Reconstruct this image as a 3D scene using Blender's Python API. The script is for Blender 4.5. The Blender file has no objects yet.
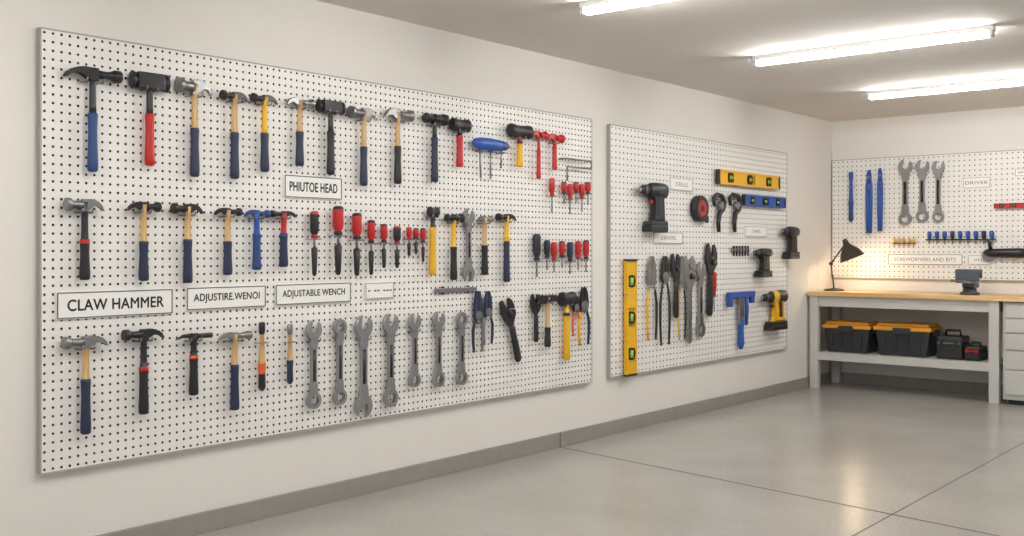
import bpy, bmesh, math, random
from mathutils import Vector, Matrix
random.seed(4)
TH=math.radians(39.86); CT=math.cos(TH); ST=math.sin(TH)
F=1036.0; HC=1.35; D=4.31; LY=10.31; CEIL=2.67; NB=0.03
scene=bpy.context.scene
# ---------- measured wall coordinates ----------
def SL(u,n=0.06):
    t=(u-512)/F; return (D-n)*(CT+ST*t)/(ST-CT*t)
def ZL(u,v,n=0.06):
    y=SL(u,n); dep=ST*(D-n)+CT*y; return HC-(v-250)*dep/F
def SB(u,Y=LY-0.06):
    t=(u-512)/F; return D+(CT*Y*t-ST*Y)/(CT+ST*t)
def ZB(u,v,Y=LY-0.06):
    q=SB(u,Y)-D; dep=CT*Y-ST*q; return HC-(v-250)*dep/F
# ---------- materials ----------
def lin(c):
    c=c/255.0
    return c/12.92 if c<=0.04045 else ((c+0.055)/1.055)**2.4
def col(h): return (lin(h[0]),lin(h[1]),lin(h[2]),1)
def mat(name,rgb,rough=0.5,metal=0.0,var=0.08,scale=30,bump=0.0,spec=None):
    m=bpy.data.materials.new(name); m.use_nodes=True
    nt=m.node_tree; b=nt.nodes['Principled BSDF']
    tc=nt.nodes.new('ShaderNodeTexCoord'); nz=nt.nodes.new('ShaderNodeTexNoise')
    nz.inputs['Scale'].default_value=scale; nz.inputs['Detail'].default_value=3
    nt.links.new(tc.outputs['Object'],nz.inputs['Vector'])
    mx=nt.nodes.new('ShaderNodeMix'); mx.data_type='RGBA'
    c=col(rgb)
    mx.inputs[6].default_value=tuple(x*(1-var) for x in c[:3])+(1,)
    mx.inputs[7].default_value=tuple(min(1,x*(1+var)) for x in c[:3])+(1,)
    nt.links.new(nz.outputs['Fac'],mx.inputs[0]); nt.links.new(mx.outputs[2],b.inputs['Base Color'])
    b.inputs['Roughness'].default_value=rough; b.inputs['Metallic'].default_value=metal
    if bump>0:
        bp=nt.nodes.new('ShaderNodeBump'); bp.inputs['Strength'].default_value=bump; bp.inputs['Distance'].default_value=0.002
        nt.links.new(nz.outputs['Fac'],bp.inputs['Height']); nt.links.new(bp.outputs['Normal'],b.inputs['Normal'])
    return m
def wood(name,a,bb,sc=(60,60,6)):
    m=bpy.data.materials.new(name); m.use_nodes=True
    nt=m.node_tree; b=nt.nodes['Principled BSDF']
    tc=nt.nodes.new('ShaderNodeTexCoord'); mp=nt.nodes.new('ShaderNodeMapping'); mp.inputs['Scale'].default_value=sc
    nz=nt.nodes.new('ShaderNodeTexNoise'); nz.inputs['Scale'].default_value=1.0; nz.inputs['Detail'].default_value=5
    rp=nt.nodes.new('ShaderNodeValToRGB'); rp.color_ramp.elements[0].position=.35; rp.color_ramp.elements[1].position=.65
    rp.color_ramp.elements[0].color=col(a); rp.color_ramp.elements[1].color=col(bb)
    nt.links.new(tc.outputs['Object'],mp.inputs['Vector']); nt.links.new(mp.outputs['Vector'],nz.inputs['Vector'])
    nt.links.new(nz.outputs['Fac'],rp.inputs['Fac']); nt.links.new(rp.outputs['Color'],b.inputs['Base Color'])
    b.inputs['Roughness'].default_value=.45
    return m
def emis(name,rgb,st):
    m=bpy.data.materials.new(name); m.use_nodes=True
    b=m.node_tree.nodes['Principled BSDF']
    b.inputs['Emission Color'].default_value=rgb+(1,); b.inputs['Emission Strength'].default_value=st
    b.inputs['Base Color'].default_value=(.9,.9,.9,1)
    return m
WALL=mat('wall_paint',(228,224,218),.85,0,.02,3,.05)
CEILM=mat('ceiling_paint',(222,217,211),.9,0,.02,2,.03)
PEG=mat('pegboard_white',(232,230,226),.45,0,.02,4)
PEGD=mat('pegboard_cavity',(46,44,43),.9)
EDGE=mat('board_edge_grey',(165,163,160),.5)
BASE=mat('baseboard_concrete',(146,143,138),.6,0,.12,14,.2)
DST=mat('forged_dark_steel',(58,58,60),.3,.7,.12)
STL=mat('brushed_steel',(142,142,144),.3,.9,.05)
CHR=mat('chrome_vanadium',(158,158,160),.28,.9,.04)
BLK=mat('black_rubber',(30,30,33),.45,0,.15)
NAV=mat('navy_rubber',(34,43,70),.45,0,.12)
BLU=mat('blue_rubber',(34,78,160),.42,0,.1)
DBL=mat('mid_blue_grip',(36,66,120),.45,0,.1)
RED=mat('red_plastic',(184,30,30),.35,0,.08)
YEL=mat('yellow_plastic',(230,176,28),.4,0,.06)
ORG=mat('orange_plastic',(220,90,38),.4,0,.08)
TEAL=mat('teal_plastic',(34,52,54),.42,0,.08)
WD=wood('hickory',(180,142,92),(212,178,124))
WHT=mat('label_white',(238,237,233),.5,0,.01)
INK=mat('label_ink',(30,30,32),.6)
INKS=mat('label_ink_faded',(100,100,102),.6)
FRM=mat('label_frame_grey',(90,90,92),.5)
GRN=mat('vial_green',(176,214,70),.2)
BTOP=wood('beech_benchtop',(205,166,114),(228,194,144),(1.5,22,22))
BENM=mat('bench_paint_grey',(192,191,186),.45,0,.03)
DRW=mat('drawer_paint',(180,181,180),.45,0,.03)
BIN=mat('bin_black_plastic',(44,46,48),.45)
BINL=mat('bin_lid_amber',(218,152,42),.45)
VIS=mat('vise_blue_grey',(82,88,96),.4,.4)
SHL=mat('lamp_bronze',(74,66,58),.38,.6)
LED=emis('led_diffuser',(1.0,.975,.935),88)
BULB=emis('warm_bulb',(1.0,.76,.46),14)
HOUS=mat('fixture_aluminium',(222,222,220),.4,.2,.02)
# ---------- mesh builder ----------
class MB:
    def __init__(s): s.v=[];s.f=[];s.mi=[];s.sm=[];s.mats=[];s.T=Matrix.Identity(4)
    def m(s,mt):
        if mt not in s.mats: s.mats.append(mt)
        return s.mats.index(mt)
    def add(s,vs,fs,mts,smooth=False):
        o=len(s.v); s.v+= [tuple(s.T@Vector(v)) for v in vs]
        for i,f in enumerate(fs):
            s.f.append([o+k for k in f]); mm=mts[i] if isinstance(mts,list) else mts
            s.mi.append(s.m(mm)); s.sm.append(smooth[i] if isinstance(smooth,list) else smooth)
    def bm(s,bm,mt,smooth=False):
        bm.verts.index_update()
        s.add([v.co.copy() for v in bm.verts],[[v.index for v in f.verts] for f in bm.faces],mt,smooth); bm.free()
    def box(s,c,size,mt,bev=0,rot=0,taper=None):
        bm=bmesh.new(); bmesh.ops.create_cube(bm,size=1)
        for v in bm.verts:
            k=taper if (taper and v.co.z<0) else 1
            v.co=Vector((v.co.x*size[0]*k,v.co.y*size[1]*k,v.co.z*size[2]))
        if bev>0: bmesh.ops.bevel(bm,geom=bm.edges[:],offset=min(bev,.45*min(size)),segments=2,affect='EDGES',profile=.5)
        R=Matrix.Rotation(rot,4,'Y')
        for v in bm.verts: v.co=R@v.co+Vector(c)
        s.bm(bm,mt)
    def tube(s,pts,rad,mt,seg=14,ky=1.0,flute=0,fn=6,caps=True):
        pts=[Vector(p) for p in pts]; n=len(pts); vs=[];fs=[];ms=[];sm=[]
        if not isinstance(rad,list): rad=[rad]*n
        for i,p in enumerate(pts):
            t=(pts[min(i+1,n-1)]-pts[max(i-1,0)])
            if t.length<1e-9: t=pts[-1]-pts[0]
            t.normalize()
            ref=Vector((0,1,0)) if abs(t.y)<.9 else Vector((0,0,1))
            a=t.cross(ref).normalized(); b=t.cross(a).normalized()
            for k in range(seg):
                th=2*math.pi*k/seg; r=rad[i]*(1+flute*math.cos(fn*th))
                vs.append(p+a*(math.cos(th)*r)+b*(math.sin(th)*r*ky))
        for i in range(n-1):
            for k in range(seg):
                k2=(k+1)%seg; fs.append([i*seg+k,i*seg+k2,(i+1)*seg+k2,(i+1)*seg+k])
                ms.append(mt[i] if isinstance(mt,list) else mt); sm.append(True)
        if caps:
            fs.append(list(range(seg))[::-1]); fs.append([(n-1)*seg+k for k in range(seg)])
            ms+= [mt[0],mt[-1]] if isinstance(mt,list) else [mt,mt]; sm+=[False,False]
        s.add(vs,fs,ms,sm)
    def plate(s,out,n0,n1,mt,bev=0.0):
        bm=bmesh.new(); a=[bm.verts.new((x,-n1,z)) for x,z in out]; b=[bm.verts.new((x,-n0,z)) for x,z in out]
        f=bm.faces.new(a); bm.faces.new(b[::-1]); n=len(out)
        for i in range(n): bm.faces.new([a[i],b[i],b[(i+1)%n],a[(i+1)%n]])
        if bev>0:
            bmesh.ops.bevel(bm,geom=list(f.edges),offset=bev,segments=1,affect='EDGES',clamp_overlap=True)
        s.bm(bm,mt)
    def ring(s,c,R,r,n0,n1,mt,seg=20):
        vs=[];fs=[]
        for k in range(seg):
            a=2*math.pi*k/seg; cx,sx=math.cos(a),math.sin(a)
            for rr,nn in ((R,n0),(R*.96,n1),(r,n1),(r,n0)): vs.append((c[0]+cx*rr,-nn,c[1]+sx*rr))
        for k in range(seg):
            k2=(k+1)%seg
            for j in range(4): j2=(j+1)%4; fs.append([k*4+j,k2*4+j,k2*4+j2,k*4+j2])
        s.add(vs,fs,mt)
    def disc(s,c,R,n0,n1,mt,seg=18):
        s.tube([(c[0],-n0,c[1]),(c[0],-n1,c[1])],R,mt,seg)
    def done(s,name,loc,rz=0):
        me=bpy.data.meshes.new(name); me.from_pydata(s.v,[],s.f)
        for mt in s.mats: me.materials.append(mt)
        me.polygons.foreach_set('material_index',s.mi); me.polygons.foreach_set('use_smooth',s.sm)
        bm=bmesh.new(); bm.from_mesh(me); bmesh.ops.recalc_face_normals(bm,faces=bm.faces[:]); bm.to_mesh(me); bm.free()
        o=bpy.data.objects.new(name,me); scene.collection.objects.link(o); o.location=loc; o.rotation_euler=(0,0,rz); return o
def hang(mb,name,wl,s,z):
    if wl=='L': return mb.done(name,(NB,s,z),math.pi/2)
    return mb.done(name,(s,LY-NB,z),0)
def meas(wl,u,vt,vb,w):
    f,g=(SL,ZL) if wl=='L' else (SB,ZB)
    return f(u),g(u,vt),abs(f(u+w/2)-f(u-w/2)),g(u,vt)-g(u,vb)
def kk(wl,u):   # metres per unit at that wall spot (for round parts)
    g=ZL if wl=='L' else ZB
    return g(u,100)-g(u,101)
NH=0.036
def hook(mb,x,z,reach=.06):
    mb.tube([(x,.001,z),(x,-reach*.9,z),(x,-reach,z+.004),(x,-reach-.001,z+.018)],.0035,STL,8)
# ---------- tools ----------
def hammer(u,vt,vb,w,head='claw',hm=STL,neck=WD,grip=NAV,g=.42,band=None,f=1,wl='L',name=None,gw=1.0,hh=.25):
    s,z,W,H=meas(wl,u,vt,vb,w); mb=MB(); k1=kk(wl,u); Hd=max(hh*w*k1,.03); n=NH
    zc=-Hd*.45; th=.15*w*k1
    if head=='claw':
        mb.box((0,-n,-Hd*.5),(.17*W,th,Hd*1.0),hm,.004)
        mb.tube([(f*x*W,-n,zc) for x in (.06,.2,.3,.36,.38,.49,.5)],[.36*Hd,.3*Hd,.32*Hd,.42*Hd,.5*Hd,.5*Hd,.45*Hd],hm,12)
        out=[(-.06,-.0),(-.16,.02),(-.27,-.06),(-.37,-.22),(-.45,-.48),(-.5,-.85),(-.475,-.9),(-.41,-.66),(-.32,-.52),(-.22,-.52),(-.14,-.72),(-.06,-.9)]
        o2=[(f*a*W,b*Hd) for a,b in out]
        mb.plate(o2,n+.004,n+.004+th*.33,hm,.002); mb.plate(o2,n-.004-th*.33,n-.004,hm,.002)
        mb.plate([(f*a*W,b*Hd) for a,b in ((-.04,-.02),(-.2,-.0),(-.26,-.1),(-.26,-.45),(-.16,-.6),(-.04,-.85))],n-.006,n+.006,hm)
    elif head=='club':
        W*=.88
        mb.box((0,-n,-Hd*.55),(W*.72,min(Hd*.7,.05),Hd*.95),hm,.006)
        for k in (-1,1): mb.tube([(k*.34*W,-n,-Hd*.55),(k*.4*W,-n,-Hd*.55),(k*.42*W,-n,-Hd*.55),(k*.49*W,-n,-Hd*.55),(k*.5*W,-n,-Hd*.55)],[.44*Hd,.44*Hd,.52*Hd,.52*Hd,.46*Hd],hm,8,ky=.65)
    elif head=='mallet':
        W*=.9
        mb.tube([(x*W*.9,-n-.005,-Hd*.5) for x in (-.5,-.47,-.3,-.26,.26,.3,.47,.5)],[.45*Hd,.52*Hd,.52*Hd,.46*Hd,.46*Hd,.52*Hd,.52*Hd,.45*Hd],hm,16,ky=.75)
    elif head=='ball':
        mb.tube([(f*x*W,-n,zc) for x in (-.1,.15,.25,.32,.34,.49,.5)],[.42*Hd,.4*Hd,.35*Hd,.42*Hd,.54*Hd,.54*Hd,.48*Hd],hm,12)
        mb.tube([(f*x*W,-n,zc) for x in (-.08,-.2,-.26,-.32,-.38,-.44,-.48,-.5)],[.42*Hd,.26*Hd,.26*Hd,.42*Hd,.48*Hd,.42*Hd,.25*Hd,.03*Hd],hm,12)
        mb.box((0,-n,-Hd*.5),(.2*W,th,Hd*1.0),hm,.004)
    elif head=='axe':
        mb.plate([(f*a*W,b*Hd) for a,b in ((.3,.0),(-.2,-.02),(-.5,.12),(-.54,-.4),(-.5,-1.25),(-.2,-.9),(.3,-.9))],n-.012,n+.014,hm,.004)
        mb.box((f*.3*W,-n,-Hd*.45),(.3*W,th,Hd*.85),hm,.004)
    elif head=='pick':
        mb.box((0,-n,-Hd*.5),(.2*W,th,Hd),hm,.004)
        mb.tube([(f*.08*W,-n,zc),(f*.35*W,-n,zc),(f*.5*W,-n,zc)],[.35*Hd,.36*Hd,.4*Hd],hm,8)
        mb.tube([(-f*.08*W,-n,zc+.1*Hd),(-f*.3*W,-n,zc+.1*Hd),(-f*.5*W,-n,zc-.35*Hd)],[.35*Hd,.25*Hd,.05*Hd],hm,8)
    r=min(.027,.5*(11.2-(u-92)*.0075)*k1)*gw*.88; H0=Hd*.25
    b=g+.05; L=H
    zs=[-H0,-Hd*1.1,-L*g*.8,-L*(g-.005),-L*g,-L*(g+.03),-L*b,-L*(b+.12),-L*.8,-L*.93,-L*.985,-L]
    rs=[r*.8,r*.66,r*.7,r*.78,r*1.0,r*1.02,r*.98,r*.9,r*1.0,r*1.1,r*1.06,r*.7]
    bd=band or grip
    ms=[neck,neck,neck,grip,bd,bd,grip,grip,grip,grip,grip]
    zz=[zs[0]]; rr=[rs[0]]; mm=[]
    for i in range(1,len(zs)):
        if zs[i]<zz[-1]-1e-4: zz.append(zs[i]); rr.append(rs[i]); mm.append(ms[i-1])
    mb.tube([(0,-n,q) for q in zz],rr,mm,14,ky=.85)
    hx=max(.14*W,r*1.1); hook(mb,-hx,-Hd*1.06); hook(mb,hx,-Hd*1.06)
    nm=name or {'claw':'claw_hammer','club':'sledge_hammer','mallet':'rubber_mallet','ball':'ball_peen_hammer','axe':'hatchet','pick':'pick_hammer'}[head]
    return hang(mb,nm,wl,s,z)
def screwdriver(u,vt,vb,w,c1=RED,c2=BLK,hf=.42,wl='L',low=True):
    s,z,W,H=meas(wl,u,vt,vb,w); mb=MB(); r=w*kk(wl,u)/2; n=max(.03,r+.01); h=H*hf
    zs=[0,.03,.12,.35,.6,.78,.86,.93,1.0]; rs=[.45,.85,1,.95,1,.85,.6,.8,.75]
    mb.tube([(0,-n,-h*a) for a in zs],[r*b for b in rs],[c2,c2,c1,c1,c1,c1,c2,c2],18,flute=.07)
    rb=max(.0035,r*.26)
    if low:
        mb.tube([(0,-n,-h),(0,-n,-H*.56)],rb,STL,8)
        mb.tube([(0,-n,-H*.55),(0,-n,-H*.58),(0,-n,-H*.8),(0,-n,-H*.97),(0,-n,-H)],[rb,r*.72,r*.6,r*.5,r*.25],BLK,10)
    else:
        mb.tube([(0,-n,-h),(0,-n,-H*.93)],rb,STL,8)
        mb.box((0,-n,-H*.96),(rb*2.6,rb*.8,H*.08),STL)
    mb.tube([(-r*1.1,.001,-h*1.03),(-r*1.1,-n-r,-h*1.03),(r*1.1,-n-r,-h*1.03),(r*1.1,.001,-h*1.03)],.003,STL,6)
    return hang(mb,'screwdriver',wl,s,z)
def jaw_out(cx,cz,R,ang,a=.42,deep=-.05):
    ph=math.asin(a); pts=[]
    for k in range(19):
        t=ph+(2*math.pi-2*ph)*k/18
        q=1.0 if 1<k<17 else 1.08
        pts.append((math.sin(t)*R*q,math.cos(t)*R*q))
    pts+=[(-a*R,deep*R+.1*R),(-a*R*.6,deep*R-.2*R),(a*R*.6,deep*R-.2*R),(a*R,deep*R+.1*R)]
    c,s_=math.cos(ang),math.sin(ang)
    return [(cx+x*c+y*s_,cz-x*s_+y*c) for x,y in pts]
def wrench(u,vt,vb,w,top='o',bot='r',wl='L',mt=CHR,name='combination_wrench'):
    s,z,W,H=meas(wl,u,vt,vb,w); mb=MB(); R=min(W/2,H*.11); n0,n1=.02,.034; hw=R*.46
    mb.plate([(-hw,-R*1.65),(-hw*.8,-H*.3),(-hw*.8,-H*.7),(-hw,-H+R*1.65),(hw,-H+R*1.65),(hw*.8,-H*.7),(hw*.8,-H*.3),(hw,-R*1.65)],n0,n1,mt,.003)
    mb.tube([(0,-n1,-R*3),(0,-n1,-H+R*3)],hw*.4,DST,8,ky=.3)
    for k,tp in ((0,top),(1,bot)):
        cz=-R if k==0 else -H+R; sg=1 if k==0 else -1
        if tp=='o': mb.plate(jaw_out(0,cz,R,(.26 if k==0 else math.pi+.26)),n0-.002,n1+.003,mt,.002)
        else: mb.ring((0,cz),R*.92,R*.52,n0-.003,n1+.005,mt)
        mb.plate([(-R*.55,cz-sg*R*.75),(-hw*1.0,cz-sg*R*1.8),(hw*1.0,cz-sg*R*1.8),(R*.55,cz-sg*R*.75)],n0-.001,n1+.0012,mt,.002)
    hook(mb,-R*.62,-R*2.15,.045); hook(mb,R*.62,-R*2.15,.045)
    return hang(mb,name,wl,s,z)
def adj_wrench(u,vt,vb,w,grip=BLK,tilt=0,wl='L',name='adjustable_wrench',hm=STL,gf=.4):
    s,z,W,H=meas(wl,u,vt,vb,w); mb=MB(); mb.T=Matrix.Rotation(tilt,4,'Y'); R=W/2 if not tilt else W*.42; n0,n1=.02,.036
    R=min(R,H*.16)
    mb.plate([(R*a,R*b) for a,b in ((-.9,-.1),(-.55,.05),(-.3,-.75),(-.12,-1.1),(.35,-1.1),(.95,-1.35),(.98,-1.7),(.6,-2.1),(.35,-2.6),(-.35,-2.6),(-.7,-2.0),(-1,-1.2))],n0,n1,hm,.003)
    mb.plate([(R*a,R*b) for a,b in ((.1,-1.0),(.15,-.7),(.2,-.05),(.45,.0),(.75,-.35),(.95,-.9),(.95,-1.28),(.35,-1.05))],n0+.001,n1-.001,hm,.002)
    mb.tube([(-R*.05,-(n0+n1)/2,-R*1.62),(R*.5,-(n0+n1)/2,-R*1.62)],R*.24,DST,10)
    mb.plate([(-R*.35,-R*2.4),(-R*.26,-H*gf),(-R*.32,-H*.97),(0,-H),(R*.32,-H*.97),(R*.26,-H*gf),(R*.35,-R*2.4)],n0+.002,n1-.003,hm,.002)
    if grip:
        rg=R*.42; mb.tube([(0,-(n0+n1)/2-.004,-H*a) for a in (gf+.05,gf+.08,.6,.8,.97,1.0)],[rg*.7,rg,rg*.92,rg*1.05,rg,rg*.6],grip,12,ky=.5)
    hook(mb,0,-R*1.3,.05)
    return hang(mb,name,wl,s,z)
def pliers(u,vt,vb,w,g1=BLU,g2=None,jf=.3,wl='L',name='pliers',tilt=0,hm=DST,spread=1.0,gr=.15):
    s,z,W,H=meas(wl,u,vt,vb,w); mb=MB(); mb.T=Matrix.Rotation(tilt,4,'Y'); g2=g2 or g1; n=.03
    if tilt: W*=.6
    J=H*jf; jw=min(W*.34,J*.4); r=min(.02,max(.009,w*kk(wl,u)*gr))
    for k in (-1,1):
        mb.plate([(k*a*jw,b*J) for a,b in ((.08,0),(.45,-.02),(.8,-.35),(1.05,-.8),(.9,-1.15),(.15,-1.15),(.06,-.7))],n-.008,n+.008,hm,.002)
        a=W*.5*spread
        pts=[(k*jw*.3,-J*.95),(k*a*.55,-J-(H-J)*.15),(k*(a-r),-J-(H-J)*.38),(k*(a-r),-J-(H-J)*.7),(k*(a-r)*.82,-H)]
        gg=g1 if k<0 else g2
        mb.tube([(x,-n,y) for x,y in pts],[r*.75,r*.8,r*1.05,r*.95,r*.8],[hm,gg,gg,gg],10,ky=.8)
    mb.disc((0,-J*.95),jw*.75,n-.01,n+.012,STL)
    hook(mb,0,-J*1.25,.05)
    return hang(mb,name,wl,s,z)
def drill(u,vt,vb,w,f=1,body=BLK,acc=TEAL,wl='L',name='cordless_drill'):
    s,z,W,H=meas(wl,u,vt,vb,w); mb=MB(); n=.055; zc=-H*.17; R=H*.155
    mb.tube([(f*x*W,-n,zc) for x in (-.5,-.47,-.35,-.1,.1,.16)],[R*.7,R*.95,R*1.05,R*1.05,R*.95,R*.75],[BLK,acc,acc,body,BLK],16,ky=min(1,.04/R))
    mb.tube([(f*x*W,-n,zc) for x in (.16,.2,.3,.32,.42,.47,.5)],[R*.55,R*.68,R*.68,R*.6,R*.55,R*.35,R*.2],[BLK,BLK,STL,BLK,BLK,STL],14,ky=min(1,.04/R))
    hd=[(-.34,-.24),(.05,-.24),(.0,-.36),(-.04,-.5),(-.02,-.68),(.04,-.78),(-.4,-.78),(-.36,-.66),(-.33,-.5),(-.34,-.36)]
    mb.plate([(f*a*W,b*H) for a,b in hd],n-.026,n+.026,body,.008)
    mb.plate([(f*a*W,b*H) for a,b in ((-.26,-.3),(-.1,-.3),(-.14,-.5),(-.13,-.68),(-.27,-.68),(-.25,-.5))],n+.024,n+.029,acc,.002)
    mb.box((f*-.12*W,-n,-H*.83),(.62*W,.085,.1*H),acc,.008)
    mb.box((f*-.1*W,-n,-H*.935),(.66*W,.09,.13*H),BLK,.01)
    mb.box((f*.05*W,-n,-H*.4),(.07*W,.02,.08*H),RED if acc==TEAL else DST,.003)
    hook(mb,f*-.05*W,-H*.33,.05); hook(mb,f*-.4*W,-H*.33,.05)
    return hang(mb,name,wl,s,z)
def level(u0,v0,u1,v1,vert=False,c=YEL,wl='L'):
    um=(u0+u1)/2; f,g=(SL,ZL) if wl=='L' else (SB,ZB)
    W=f(u1)-f(u0); H=g(um,v0)-g(um,v1); s=f(um); z=(g(um,v0)+g(um,v1))/2
    mb=MB(); Lg,T=(H,W) if vert else (W,H)
    if vert: mb.T=Matrix.Rotation(math.pi/2,4,'Y')
    n=.03
    for k in (-1,1): mb.box((0,-n,k*T*.42),(Lg*.98,.032,T*.16),c,.003)
    segs=[(-.49,-.36),(-.26,-.08),(.08,.26),(.36,.49)]
    for a,b in segs: mb.box(((a+b)/2*Lg,-n,0),((b-a)*Lg,.022,T*.72),c,.002)
    for x in (-.31,0,.31):
        mb.ring((x*Lg,0),T*.36,T*.26,n-.012,n+.016,BLK)
        mb.box((x*Lg,-n+.006,0),(Lg*.13,.01,T*.7),c)
        mb.tube([(x*Lg-T*.2,-n-.006,0),(x*Lg+T*.2,-n-.006,0)],T*.14,GRN,10)
        for q in (-.07,.07): mb.tube([(x*Lg+q*T-.001,-n-.006,0),(x*Lg+q*T+.001,-n-.006,0)],T*.148,BLK,10)
    for k in (-1,1): mb.box((k*Lg*.49,-n,0),(Lg*.02,.036,T),BLK,.003)
    for k in (-.2,.2): 
        mb.tube([(k*Lg,.001,-T*.5),(k*Lg,-.05,-T*.5)],.0035,STL,6)
    return hang(mb,'spirit_level',wl,s,z)
def textmesh(body):
    cu=bpy.data.curves.new('t','FONT'); cu.body=body; cu.align_x='CENTER'; cu.align_y='CENTER'; cu.space_character=1.05
    o=bpy.data.objects.new('t',cu); scene.collection.objects.link(o)
    dg=bpy.context.evaluated_depsgraph_get(); me=bpy.data.meshes.new_from_object(o.evaluated_get(dg))
    vs=[v.co.copy() for v in me.vertices]; fs=[list(p.vertices) for p in me.polygons]
    bpy.data.objects.remove(o); bpy.data.curves.remove(cu); bpy.data.meshes.remove(me)
    return vs,fs
def label(u0,v0,u1,v1,body,wl='L',th=.4,ink=INK,fr=FRM,bold=True):
    um=(u0+u1)/2; f,g=(SL,ZL) if wl=='L' else (SB,ZB); n=.03
    if wl=='L': W=f(u1,n)-f(u0,n); H=g(um,v0,n)-g(um,v1,n); z=(g(um,v0,n)+g(um,v1,n))/2; s=(f(u0,n)+f(u1,n))/2
    else: W=f(u1)-f(u0); H=g(um,v0)-g(um,v1); s=(f(u0)+f(u1))/2; z=(g(um,v0)+g(um,v1))/2
    mb=MB(); mb.box((0,-.005,0),(W,.01,H),WHT,.002)
    b=.006; e=.006; q=-.0105
    for k in (-1,1):
        mb.box((0,q,k*(H/2-e)),(W-2*e,.002,b*.8),fr); mb.box((k*(W/2-e),q,0),(b*.9,.002,H-2*e),fr)
    vs,fs=textmesh(body)
    if vs:
        xs=[v.x for v in vs]; ys=[v.y for v in vs]; cx=(min(xs)+max(xs))/2; cy=(min(ys)+max(ys))/2
        kx=W*.82/(max(xs)-min(xs)); ky=min(H*th/(max(ys)-min(ys)),kx*1.6); kx=min(kx,ky*1.35)
        d=ky*.022
        offs=[(-d,0),(d,0),(0,-d),(0,d)] if bold else [(0,0)]
        for i,(dx,dz) in enumerate(offs):
            mb.add([((v.x-cx)*kx+dx,-.0106-i*.0002,(v.y-cy)*ky+dz) for v in vs],fs,ink)
    return hang(mb,'tool_label_sign',wl,s,z)
# ---------- room ----------
def slab(name,c,size,mt):
    mb=MB(); mb.box((0,0,0),size,mt); return mb.done(name,c)
XR=6.4; YF=-1.6
slab('wall_left',(-.1,(LY+YF)/2,CEIL/2),(.2,LY-YF+.4,CEIL),WALL)
slab('wall_back',(XR/2,LY+.1,CEIL/2),(XR,.2,CEIL),WALL)
slab('ceiling',(XR/2,(LY+YF)/2,CEIL+.1),(XR+.4,LY-YF+.4,.2),CEILM)
def floor_mat():
    m=bpy.data.materials.new('polished_concrete'); m.use_nodes=True; nt=m.node_tree; N=nt.nodes; Lk=nt.links; b=N['Principled BSDF']
    tc=N.new('ShaderNodeTexCoord')
    n1=N.new('ShaderNodeTexNoise'); n1.inputs['Scale'].default_value=1.1; n1.inputs['Detail'].default_value=6; n1.inputs['Roughness'].default_value=.5
    n2=N.new('ShaderNodeTexNoise'); n2.inputs['Scale'].default_value=45; n2.inputs['Detail'].default_value=5
    for n in (n1,n2): Lk.new(tc.outputs['Object'],n.inputs['Vector'])
    rp=N.new('ShaderNodeValToRGB'); rp.color_ramp.elements[0].position=.2; rp.color_ramp.elements[1].position=.8
    rp.color_ramp.elements[0].color=col((164,160,154)); rp.color_ramp.elements[1].color=col((182,178,172)); Lk.new(n1.outputs['Fac'],rp.inputs['Fac'])
    mx=N.new('ShaderNodeMix'); mx.data_type='RGBA'; mx.blend_type='MULTIPLY'; mx.inputs[0].default_value=.28
    Lk.new(rp.outputs['Color'],mx.inputs[6]); Lk.new(n2.outputs['Fac'],mx.inputs[7])
    sp=N.new('ShaderNodeSeparateXYZ'); Lk.new(tc.outputs['Object'],sp.inputs[0])
    def M(op,a,bv=None):
        q=N.new('ShaderNodeMath'); q.operation=op
        for i,x in enumerate((a,bv)):
            if x is None: continue
            if isinstance(x,(int,float)): q.inputs[i].default_value=x
            else: Lk.new(x,q.inputs[i])
        return q.outputs[0]
    dA=M('ABSOLUTE',M('SUBTRACT',sp.outputs['X'],2.41))
    dB=M('ABSOLUTE',M('ADD',M('ADD',sp.outputs['Y'],M('MULTIPLY',sp.outputs['X'],.1477)),-5.66))
    ln=M('MAXIMUM',M('LESS_THAN',dA,.005),M('LESS_THAN',dB,.010))
    m2=N.new('ShaderNodeMix'); m2.data_type='RGBA'; Lk.new(ln,m2.inputs[0]); Lk.new(mx.outputs[2],m2.inputs[6]); m2.inputs[7].default_value=col((74,71,68))
    Lk.new(m2.outputs[2],b.inputs['Base Color'])
    rr=N.new('ShaderNodeMapRange'); rr.inputs['To Min'].default_value=.17; rr.inputs['To Max'].default_value=.3; Lk.new(n1.outputs['Fac'],rr.inputs['Value'])
    Lk.new(M('MAXIMUM',rr.outputs[0],M('MULTIPLY',ln,.8)),b.inputs['Roughness'])
    bp=N.new('ShaderNodeBump'); bp.inputs['Strength'].default_value=.3; bp.inputs['Distance'].default_value=.003
    Lk.new(M('SUBTRACT',M('MULTIPLY',n2.outputs['Fac'],.05),ln),bp.inputs['Height']); Lk.new(bp.outputs['Normal'],b.inputs['Normal'])
    return m
mb=MB(); x0,x1,y0,y1=-.2,XR+.2,YF-.2,LY+.2
mb.add([(x0,y0,0),(x1,y0,0),(x1,y1,0),(x0,y1,0),(x0,y0,-.1),(x1,y0,-.1),(x1,y1,-.1),(x0,y1,-.1)],[[0,1,2,3],[7,6,5,4],[0,4,5,1],[1,5,6,2],[2,6,7,3],[3,7,4,0]],floor_mat()); mb.done('floor',(0,0,0))
mb=MB()
mb.box((.009,(YF+5.652)/2,.05),(.018,5.652-YF,.1),BASE,.003); mb.box((.009,(5.668+LY)/2,.05),(.018,LY-5.668,.1),BASE,.003); mb.done('baseboard_left',(0,0,0))
mb=MB(); mb.box((XR/2+.01,LY-.009,.05),(XR-.02,.018,.1),BASE,.003); mb.done('baseboard_back',(0,0,0))
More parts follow.
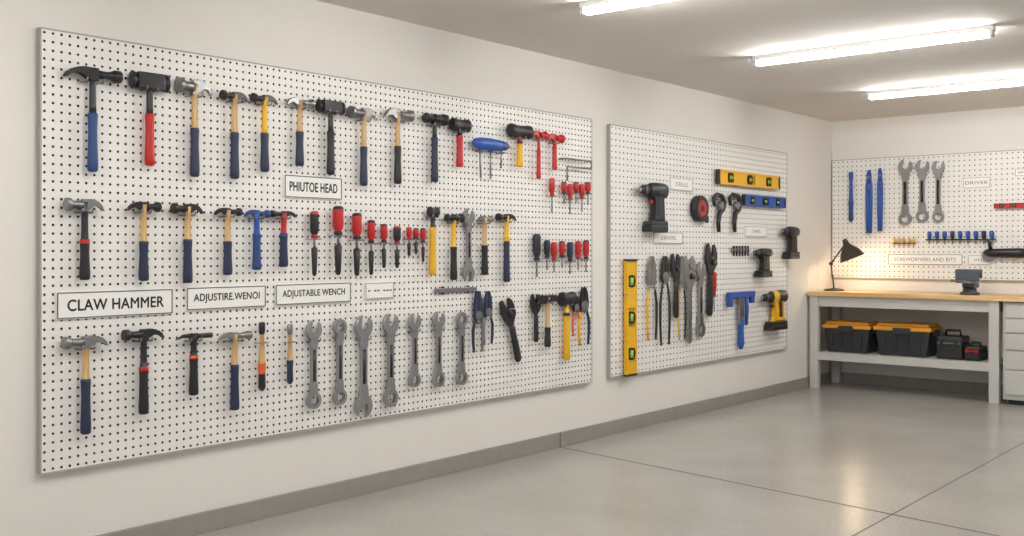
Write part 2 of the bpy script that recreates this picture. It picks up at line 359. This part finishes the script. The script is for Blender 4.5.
# pegboards
def pegboard(wl,s0,s1,z0,z1,sp=.0365,hr=.0062,spx=None):
    W=s1-s0; H=z1-z0; nx=int(W/(spx or sp)); nz=int(H/sp); cx=W/nx; cz=H/nz; vs=[];fs=[];ms=[]
    t=NB-.001; dp=.007
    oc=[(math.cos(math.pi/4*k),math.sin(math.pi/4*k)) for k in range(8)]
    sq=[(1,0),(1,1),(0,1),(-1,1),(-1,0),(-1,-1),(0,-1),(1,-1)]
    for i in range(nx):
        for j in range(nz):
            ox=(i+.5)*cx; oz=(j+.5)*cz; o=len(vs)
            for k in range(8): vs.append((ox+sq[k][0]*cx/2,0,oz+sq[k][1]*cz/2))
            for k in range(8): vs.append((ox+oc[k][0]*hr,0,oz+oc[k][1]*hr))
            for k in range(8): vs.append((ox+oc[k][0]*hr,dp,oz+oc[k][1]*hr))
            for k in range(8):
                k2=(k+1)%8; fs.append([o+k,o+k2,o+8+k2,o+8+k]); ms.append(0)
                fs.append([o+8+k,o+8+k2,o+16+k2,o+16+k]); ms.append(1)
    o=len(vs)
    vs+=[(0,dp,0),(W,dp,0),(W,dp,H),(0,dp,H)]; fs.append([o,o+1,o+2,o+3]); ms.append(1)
    me=bpy.data.meshes.new('pegboard')
    o=len(vs); vs+=[(0,0,0),(W,0,0),(W,0,H),(0,0,H),(0,t,0),(W,t,0),(W,t,H),(0,t,H)]
    for f in ([0,4,5,1],[1,5,6,2],[2,6,7,3],[3,7,4,0],[4,7,6,5]): fs.append([o+k for k in f]); ms.append(2)
    def bx(a,b,c,d):
        o=len(vs)
        for yy in (-.002,.004):
            vs.extend([(a,yy,c),(b,yy,c),(b,yy,d),(a,yy,d)])
        for f in ([0,1,2,3],[7,6,5,4],[0,4,5,1],[1,5,6,2],[2,6,7,3],[3,7,4,0]): fs.append([o+k for k in f]); ms.append(2)
    e=.006
    bx(-.001,e,-.001,H+.001); bx(W-e,W+.001,-.001,H+.001); bx(e,W-e,-.001,e); bx(e,W-e,H-e,H+.001)
    me.from_pydata(vs,[],fs)
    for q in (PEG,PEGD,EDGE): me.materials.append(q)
    me.polygons.foreach_set('material_index',ms); me.update()
    ob=bpy.data.objects.new('pegboard',me); scene.collection.objects.link(ob)
    if wl=='L': ob.location=(NB,s0,z0); ob.rotation_euler=(0,0,math.pi/2)
    else: ob.location=(s0,LY-NB,z0)
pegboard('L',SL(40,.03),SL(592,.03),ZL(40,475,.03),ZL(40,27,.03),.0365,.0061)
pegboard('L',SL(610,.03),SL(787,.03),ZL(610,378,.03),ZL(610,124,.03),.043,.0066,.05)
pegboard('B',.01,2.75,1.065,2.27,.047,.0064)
# ---------- board 1 row A ----------
hammer(92,68,172,56,'claw',DST,DST,DBL,.44,hh=.24)
hammer(149,72,166,42,'club',DST,BLK,RED,.45,hh=.42)
hammer(194,80,177,34,'claw',STL,WD,NAV,.5,f=-1,hh=.46)
hammer(234,92,179,26,'claw',DST,WD,NAV,.47,f=-1,hh=.38)
hammer(264,95,172,25,'claw',DST,YEL,NAV,.5,f=-1,hh=.38)
hammer(299,98,166,27,'claw',STL,WD,NAV,.5,f=1,hh=.36)
hammer(330,100,175,29,'club',DST,DST,BLK,.42,hh=.44)
hammer(363,108,186,27,'claw',STL,WD,NAV,.5,f=-1,hh=.46)
hammer(397,109,184,27,'claw',STL,WD,BLK,.5,f=1,hh=.46)
hammer(434,114,182,22,'ball',DST,DST,NAV,.35,hh=.5)
hammer(459,119,167,21,'mallet',BLK,DST,RED,.35,hh=.6)
s,z,W,H=meas('L',490,138,180,36); mb=MB()
mb.tube([(W*x,-.04,-H*.16) for x in (-.5,-.46,-.3,0,.25,.42,.5)],[.01,.026,.038,.04,.034,.026,.012],[BLU,BLU,BLU,BLU,DBL,DBL],14,ky=.7)
for x in (-.32,-.02,.3): mb.tube([(W*x,-.04,-H*.2),(W*x*.9,-.04,-H*(.7 if x>.1 else .98))],.006,STL,8)
mb.tube([(W*-.3,.001,-H*.34),(W*-.3,-.08,-H*.34)],.004,STL,6); mb.tube([(W*.28,.001,-H*.34),(W*.28,-.08,-H*.34)],.004,STL,6)
hang(mb,'coping_saw','L',s,z)
hammer(519,125,167,26,'mallet',BLK,RED,YEL,.4,BLK,hh=.5)
hammer(538,131,179,14,'claw',RED,RED,RED,.4,hh=.6,gw=.7)
hammer(554,134,170,15,'claw',RED,RED,RED,.35,hh=.6,gw=.8)
s,z,W,H=meas('L',577,160,182,27); mb=MB()
mb.tube([(-W/2,.001,0),(-W/2,-.04,0),(W/2,-.04,0),(W/2,-.04,-H*.35),(-W*.4,-.04,-H*.35),(-W*.4,-.04,-H)],.007,STL,8)
hang(mb,'wire_tool_hook','L',s,z)
for i,u in enumerate((552,564,570,576,582,588)): screwdriver(u,(178,182,184,182,184,182)[i],(213,204,214,203,212,205)[i],5.6,RED,BLK if i%2 else RED,.5,low=False)
# ---------- row B ----------
hammer(84,199,280,38,'claw',STL,BLK,BLK,.5,RED,f=-1,hh=.34)
hammer(143,202,281,32,'claw',DST,WD,NAV,.5,hh=.32)
hammer(187,204,283,30,'claw',DST,WD,NAV,.45,f=-1,hh=.36)
hammer(227,208,275,26,'claw',DST,WD,NAV,.5,hh=.32)
hammer(256,210,270,24,'claw',DBL,BLU,DBL,.4,hh=.34)
hammer(283,211,267,25,'claw',DST,RED,NAV,.4,BLU,f=-1,hh=.28)
for u,a,b,w,c1,c2 in ((314,211,276,9,BLK,RED),(337,206,275,11,RED,BLK),(356,213,276,10,RED,BLK),(371,220,275,8,RED,BLK),(384,224,268,7,RED,BLK),(397,226,268,7.5,BLK,RED),(409,227,256,5.5,RED,RED),(416,228,254,5.5,RED,BLK),(423,228,262,5.5,RED,BLK)): screwdriver(u,a,b,w,c1,c2)
hammer(432,207,275,11,'mallet',BLK,BLK,YEL,.3,YEL,hh=.9,gw=.95)
hammer(453,214,280,17,'ball',DST,YEL,BLK,.5,hh=.5,gw=1.0)
wrench(469,209,281,12,'o','o')
hammer(484,216,275,14,'claw',STL,WD,BLK,.5,hh=.5)
hammer(506,214,282,18,'claw',DST,YEL,NAV,.35,YEL,f=-1,hh=.42)
screwdriver(536,234,277,8,BLK,NAV,.62,low=False)
for i,u in enumerate((547,554,562,570,578,586)): screwdriver(u,(240,242,241,242,241,240)[i],(270,272,268,274,270,272)[i],6,(BLK,RED,RED,NAV,RED,RED)[i],(NAV,RED,BLK,BLK,RED,NAV)[i],.6,low=False)
label(283,176,341,199,'PHIUTOE HEAD')
label(55,290,172,317,'CLAW HAMMER')
label(185,286,265,309,'ADJUSTIRE.WENOI')
label(274,283,350,304,'ADJUSTABLE WENCH')
label(364,282,393,299,'- -- ---',ink=FRM,fr=EDGE,th=.1,bold=False)
s,z,W,H=meas('L',458,287,293,42); mb=MB(); mb.box((0,-.014,-H/2),(W,.008,H*.8),STL,.002); mb.box((-W*.3,-.006,-H/2),(.012,.014,H*1.3),DST,.002); mb.box((W*.3,-.006,-H/2),(.012,.014,H*1.3),DST,.002); hang(mb,'magnetic_tool_bar','L',s,z)
# ---------- row C ----------
hammer(85,336,434,44,'claw',STL,WD,NAV,.44,f=-1,hh=.28)
hammer(143,329,414,40,'claw',DST,DST,BLK,.44,RED,f=-1,hh=.28)
hammer(193,333,395,36,'pick',DST,BLK,BLK,.36,ORG,f=1,hh=.2)
hammer(234,332,410,32,'claw',STL,WD,NAV,.42,f=1,hh=.27)
def chisel(u,vt,vb,w,c1,c2,hd=DST,wl='L'):
    s,z,W,H=meas(wl,u,vt,vb,w); mb=MB(); r=w*kk(wl,u)/2; n=.03
    mb.tube([(0,-n,-H*a) for a in (0,.02,.14,.18,.3,.55,.6,.75,.95,1)],[r*.5,r*.8,r*.75,r*.55,r*.6,r*.75,r*.95,r*.8,r*.9,r*.4],[hd,hd,hd,c1,c1,c1,ORG if c1==WD and c2==BLK else c2,c2,c2],12,ky=.8)
    mb.tube([(-r*1.1,.001,-H*.3),(-r*1.1,-n-r,-H*.3),(r*1.1,-n-r,-H*.3),(r*1.1,.001,-H*.3)],.003,STL,6)
    hang(mb,'wood_chisel',wl,s,z)
chisel(262,322,391,9,WD,BLK); chisel(290,324,384,8,WD,NAV,STL)
for u,a,b,w,t,bo in ((314,321,410,15,'o','r'),(340,318,406,14,'r','r'),(364,316,417,18,'o','o'),(391,314,408,15,'o','r'),(415,314,388,14,'o','r'),(439,312,388,14,'o','r'),(462,311,386,13,'r','r')): wrench(u,a,b,w,t,bo)
pliers(478,291,352,12,NAV,STL,.42,hm=NAV,name='scissors'); pliers(488,291,344,11,STL,NAV,.42,hm=NAV,name='scissors')
adj_wrench(506,299,366,30,BLK,-.3,gf=.38,name='pipe_wrench',hm=DST)
adj_wrench(536,294,342,10,BLK,0,hm=DST)
hammer(547,295,347,20,'axe',DST,WD,BLK,.62,hh=.4)
hammer(566,292,360,15,'mallet',BLK,YEL,YEL,.3,BLK,hh=.9,gw=1.1)
pliers(576,296,336,8,ORG,ORG,.3); pliers(584,287,345,12,YEL,NAV,.34)
# ---------- board 2 ----------
drill(650,182,232,26,-1,BLK,TEAL)
sk=dict(ink=INKS,fr=EDGE,bold=False,th=.3)
label(669,178,692,191,'DRILLS',**sk); label(652,232,682,244,'DRIVERS',ink=INKS,bold=False,th=.32); label(744,226,766,237,'TAPES',**sk)
s,z,W,H=meas('L',699,195,222,19); mb=MB(); R=H/2
mb.tube([(0,-.004,-R),(0,-.01,-R),(0,-.055,-R),(0,-.062,-R)],[R*.88,R*.96,R*.96,R*.86],BLK,24)
mb.ring((0,-R),R*.93,R*.6,.03,.066,BLK); mb.tube([(0,-.06,-R),(0,-.065,-R)],R*.62,RED,20); mb.tube([(0,-.06,-R),(0,-.068,-R)],R*.26,BLK,16); mb.box((R*.75,-.033,-R*1.75),(R*.7,.045,R*.4),BLK,.006); mb.box((R*1.15,-.033,-R*1.9),(.006,.03,R*.3),STL)
hang(mb,'tape_measure','L',s,z)
for u in (719,735):
    s,z,W,H=meas('L',u,195,232,13); mb=MB()
    mb.tube([(W*a,-.035,-H*b) for a,b in ((-.4,.3),(-.45,.1),(-.2,.0),(.15,.02),(.35,.18),(.25,.38),(0,.5),(-.1,.75),(-.05,1))],[.014,.018,.02,.022,.024,.024,.022,.02,.016],[DST,DST,DST,DST,DST,BLK,BLK,BLK],10)
    mb.disc((W*.1,-H*.28),.035,.02,.05,STL); hook(mb,0,-H*.12,.05)
    hang(mb,'locking_pliers','L',s,z)
level(719,173,780,187); level(744,196,785,207,c=BLU)
drill(787,226,259,15,-1,BLK,DST); drill(759,248,277,16,-1,BLK,DST)
s,z,W,H=meas('L',742,246,256,17); mb=MB()
for k in range(6): mb.tube([((k-2.5)*W/6,-.02,0),((k-2.5)*W/6,-.02,-H)],[.011,.007],BLK,8)
mb.box((0,-.012,-H*.4),(W,.024,H*.3),STL,.002); hang(mb,'drill_bit_rack','L',s,z)
level(625.5,259,635.5,376,True)
pliers(652,256,340,11,YEL,BLK,.3,name='tin_snips',hm=STL)
pliers(665,256,345,11,BLK,BLK,.25,name='bolt_cutters')
adj_wrench(676,254,318,10,BLK,.0,hm=DST); pliers(682,256,340,8,YEL,BLK,.3,hm=STL)
adj_wrench(690,256,344,13,None,.0,hm=CHR)
wrench(701,262,338,9,'o','r'); adj_wrench(712,244,316,15,BLK,.08,hm=DST); screwdriver(714,272,312,5,RED,RED,.6,low=False)
s,z,W,H=meas('L',740,291,349,26); mb=MB()
mb.box((0,-.04,-H*.06),(W,.035,H*.1),BLU,.006); mb.box((-W*.42,-.04,-H*.16),(W*.12,.035,H*.2),BLU,.006); mb.box((W*.42,-.04,-H*.14),(W*.12,.035,H*.16),BLU,.006)
mb.box((0,-.04,-H*.3),(W*.16,.02,H*.55),STL,.002); mb.tube([(0,-.04,-H*a) for a in (.45,.5,.7,.9,1)],[.016,.028,.024,.03,.016],BLU,12); mb.tube([(W*.2,-.04,-H*.12),(W*.22,-.04,-H*.3),(W*.2,-.04,-H*.6)],[.016,.02,.014],BLU,10)
hook(mb,-W*.15,-H*.12,.06); hook(mb,W*.2,-H*.12,.06); hang(mb,'bar_clamp','L',s,z)
drill(771,290,330,24,-1,YEL,BLK)
# ---------- back board ----------
for u,a,b,w in ((851,172,222,5.5),(869,170,233,7),(880,168,231,6)): pliers(u,a,b,w,BLU,BLU,.12,'B',hm=BLU,gr=.3) if u!=851 else chisel(u,a,b,w,BLU,DBL,BLU,'B')
wrench(905,160,226,16,'o','r','B'); wrench(922,160,223,15,'o','r','B'); wrench(938,161,223,13,'o','r','B')
label(962,177,990,188,'DRIVER','B',**sk); label(887,254,962,265,'SCREWDRIVERS AND BITS','B',ink=INKS,bold=False,th=.34); label(967,255,991,265,'VISE','B',**sk); label(1014,168,1034,176,'SAWS','B',**sk)
def rack(u,vt,vb,w,n,c,nm):
    s,z,W,H=meas('B',u,vt,vb,w); mb=MB()
    for k in range(n):
        x=(k-(n-1)/2)*W/n; r=W/n*.3
        mb.tube([(x,-.03,0),(x,-.03,-H*.1),(x,-.03,-H*.5),(x,-.03,-H*.6)],[r*.6,r,r*.9,r*.5],c[k%len(c)],10); mb.tube([(x,-.03,-H*.6),(x,-.03,-H)],r*.3,STL,6)
    mb.box((0,-.022,-H*.66),(W,.043,H*.1),DST,.003); hang(mb,nm,'B',s,z)
rack(960,231,244,70,9,[BLU,BLU,BLU,NAV],'screwdriver_rack'); rack(904,238,246,24,5,[YEL,YEL,WD],'bit_rack')
level(994,203,1034,208,c=RED,wl='B')
s,z,W,H=meas('B',1006,238,262,42); mb=MB()
mb.tube([(W*a,-.05,-H*.62) for a in (-.5,-.4,-.2,.3,.5)],[.02,.035,.04,.045,.04],[BLK,BLK,DST,BLK],14); mb.tube([(-W*.35,-.05,-H*.5),(-W*.4,-.07,-H*.05)],[.02,.012],BLK,10); mb.disc((-W*.42,-H*.72),.06,.02,.04,STL)
hook(mb,-W*.1,-H*.95,.08); hook(mb,W*.2,-H*.95,.08); hang(mb,'angle_grinder','B',s,z)
# ---------- bench ----------
YB=9.68; BH=.945
mb=MB()
mb.box((1.24,YB+.30,BH-.022),(2.44,.64,.044),BTOP,.004)
mb.box((.9,YB+.03,BH-.095),(1.62,.03,.1),BENM,.003); mb.box((.9,YB+.57,BH-.095),(1.62,.03,.1),BENM,.003)
for x in (.075,1.73):
    for y in (YB+.03,YB+.56): mb.box((x,y,(BH-.044)/2),(.085,.06,BH-.044),BENM,.004)
    mb.box((x,YB+.3,BH-.095),(.05,.5,.1),BENM,.003); mb.box((x,YB+.3,.31),(.05,.5,.06),BENM,.003)
mb.box((.9,YB+.3,.335),(1.6,.56,.03),BENM,.003); mb.box((.9,YB+.02,.315),(1.58,.02,.075),BENM,.003)
mb.done('workbench',(0,0,0))
mb=MB(); cx0,cx1=1.80,2.44; cw=cx1-cx0; cm=(cx0+cx1)/2
mb.box((cm,YB+.31,.05+.42),(cw,.58,.85),DRW,.004); mb.box((cm,YB+.33,.03),(cw-.06,.5,.06),BLK)
zt=.885
for h in (.13,.13,.15,.17,.22):
    mb.box((cm,YB+.015,zt-h/2),(cw-.05,.02,h-.014),BENM,.004); mb.box((cm,YB-.004,zt-h*.32),(.22,.022,.014),DST,.003); mb.box((cm-.1,YB+.003,zt-h*.32),(.012,.02,.014),DST); mb.box((cm+.1,YB+.003,zt-h*.32),(.012,.02,.014),DST); zt-=h
mb.done('drawer_cabinet',(0,0,0))
SH=.351
def bin_(u0,u1,vt,nm='storage_bin'):
    Y=9.8; a,b=SB(u0,Y),SB(u1,Y); W=b-a; H=ZB((u0+u1)/2,vt,Y)-SH; mb=MB(); dpt=.34
    mb.box((0,dpt/2,H*.4),(W*.94,dpt*.94,H*.8),BIN,.008,taper=.86)
    for k in (-.3,-.1,.1,.3): mb.box((k*W,.012,H*.42),(.012,.02,H*.5),BIN,.003)
    mb.box((0,dpt/2,H*.84),(W,dpt,H*.13),BINL,.01); mb.box((0,dpt/2,H*.95),(W*.9,dpt*.86,H*.1),BINL,.01)
    mb.box((0,-.006,H*.78),(W*.3,.02,H*.2),BIN,.004)
    for k in (-1,1): mb.box((k*W*.485,dpt/2,H*.74),(.02,dpt*.35,H*.2),BIN,.004)
    mb.done(nm,((a+b)/2,Y,SH))
bin_(822,870,322); bin_(873,931,324)
def case(u0,u1,vt,acc,nm):
    Y=9.82; a,b=SB(u0,Y),SB(u1,Y); W=b-a; H=ZB((u0+u1)/2,vt,Y)-SH; mb=MB(); dpt=.26
    mb.box((0,dpt/2,H*.28),(W,dpt,H*.54),BLK,.015); mb.box((0,dpt/2,H*.66),(W*.96,dpt*.96,H*.24),BIN,.015)
    mb.box((0,-.004,H*.55),(W*.9,.016,.014),STL if acc is None else acc,.002)
    for k in (-1,1): mb.box((k*W*.28,-.008,H*.54),(W*.12,.02,H*.18),acc or DST,.003)
    mb.tube([(-W*.3,dpt/2,H*.76),(-W*.26,dpt/2,H*.96),(W*.26,dpt/2,H*.96),(W*.3,dpt/2,H*.76)],.012,BLK,10)
    mb.done(nm,((a+b)/2,Y,SH))
case(936,962,330,None,'tool_case'); case(964,980,343,RED,'small_parts_case')
# vise
mb=MB(); vx=SB(969,9.85)
mb.tube([(0,0,0),(0,0,.02),(0,0,.03),(0,0,.07)],[.085,.085,.06,.055],VIS,18)
mb.box((0,.03,.115),(.11,.16,.11),VIS,.012); mb.box((0,.02,.19),(.2,.04,.085),VIS,.008); mb.box((0,-.075,.17),(.2,.05,.125),VIS,.01)
mb.box((0,-.03,.12),(.065,.16,.06),VIS,.005); mb.box((0,-.0,.215),(.19,.012,.03),STL,.002); mb.box((0,-.05,.215),(.19,.012,.03),STL,.002)
mb.tube([(0,-.09,.12),(0,-.17,.12)],.016,STL,12); mb.tube([(-.11,-.16,.13),(.11,-.16,.11)],.008,STL,8)
for k in (-1,1): mb.tube([(k*.11-.008,-.16,.12-k*.01),(k*.11+.008,-.16,.12-k*.01)],.014,STL,8)
mb.done('bench_vise',(vx,9.87,BH))
# desk lamp
lx=SB(834,9.95)
root=bpy.data.objects.new('desk_lamp',None); scene.collection.objects.link(root); root.location=(lx,9.95,BH)
mb=MB()
mb.tube([(0,0,0),(0,0,.012),(0,0,.02),(0,0,.03)],[.1,.1,.08,.015],SHL,24)
mb.tube([(0,0,.02),(-.03,0,.27)],.008,SHL,8); mb.tube([(-.03,0,.27),(.13,-.03,.47)],.008,SHL,8)
mb.tube([(-.03,-.015,.27),(-.03,.015,.27)],.018,SHL,12); mb.tube([(.13,-.05,.47),(.13,-.01,.47)],.016,SHL,12)
ax=Vector((.34,.16,-.93)).normalized(); p0=Vector((.13,-.03,.48))
mb.tube([p0-ax*.03,p0+ax*.03,p0+ax*.05,p0+ax*.10,p0+ax*.17],[.02,.036,.055,.095,.125],SHL,24,caps=False)
mb.tube([p0-ax*.035,p0-ax*.03],[.018,.02],SHL,24)
mb.tube([p0+ax*.06,p0+ax*.08,p0+ax*.12,p0+ax*.155,p0+ax*.17],[.014,.018,.034,.03,.008],BULB,14)
b=mb.done('lamp_body',(0,0,0)); b.parent=root
ld=bpy.data.lights.new('lamp_light','POINT'); ld.energy=5; ld.color=(1,.76,.48); ld.shadow_soft_size=.05
lo=bpy.data.objects.new('lamp_light',ld); scene.collection.objects.link(lo); lo.parent=root; lo.location=p0+ax*.2
# ceiling lights
for y in (.45,2.47,4.49,6.48,8.53):
    mb=MB(); mb.box((0,0,-.017),(1.54,.06,.034),HOUS,.004); mb.box((0,0,-.05),(1.48,.052,.032),LED,.008)
    for k in (-1,1): mb.box((k*.752,0,-.05),(.022,.06,.036),HOUS,.004)
    mb.done('linear_ceiling_light',(1.82,y,CEIL))
# camera
cd=bpy.data.cameras.new('camera'); cam=bpy.data.objects.new('camera',cd); scene.collection.objects.link(cam)
cam.location=(D,0,HC); cam.rotation_euler=(math.pi/2,0,TH); cd.sensor_width=36; cd.lens=36*F/1024; cd.shift_y=-18/1024; cd.clip_start=.05
scene.camera=cam
w=bpy.data.worlds.new('world'); scene.world=w; w.use_nodes=True; w.node_tree.nodes['Background'].inputs[0].default_value=(1,.98,.955,1); w.node_tree.nodes['Background'].inputs[1].default_value=.66
scene.view_settings.view_transform='Standard'
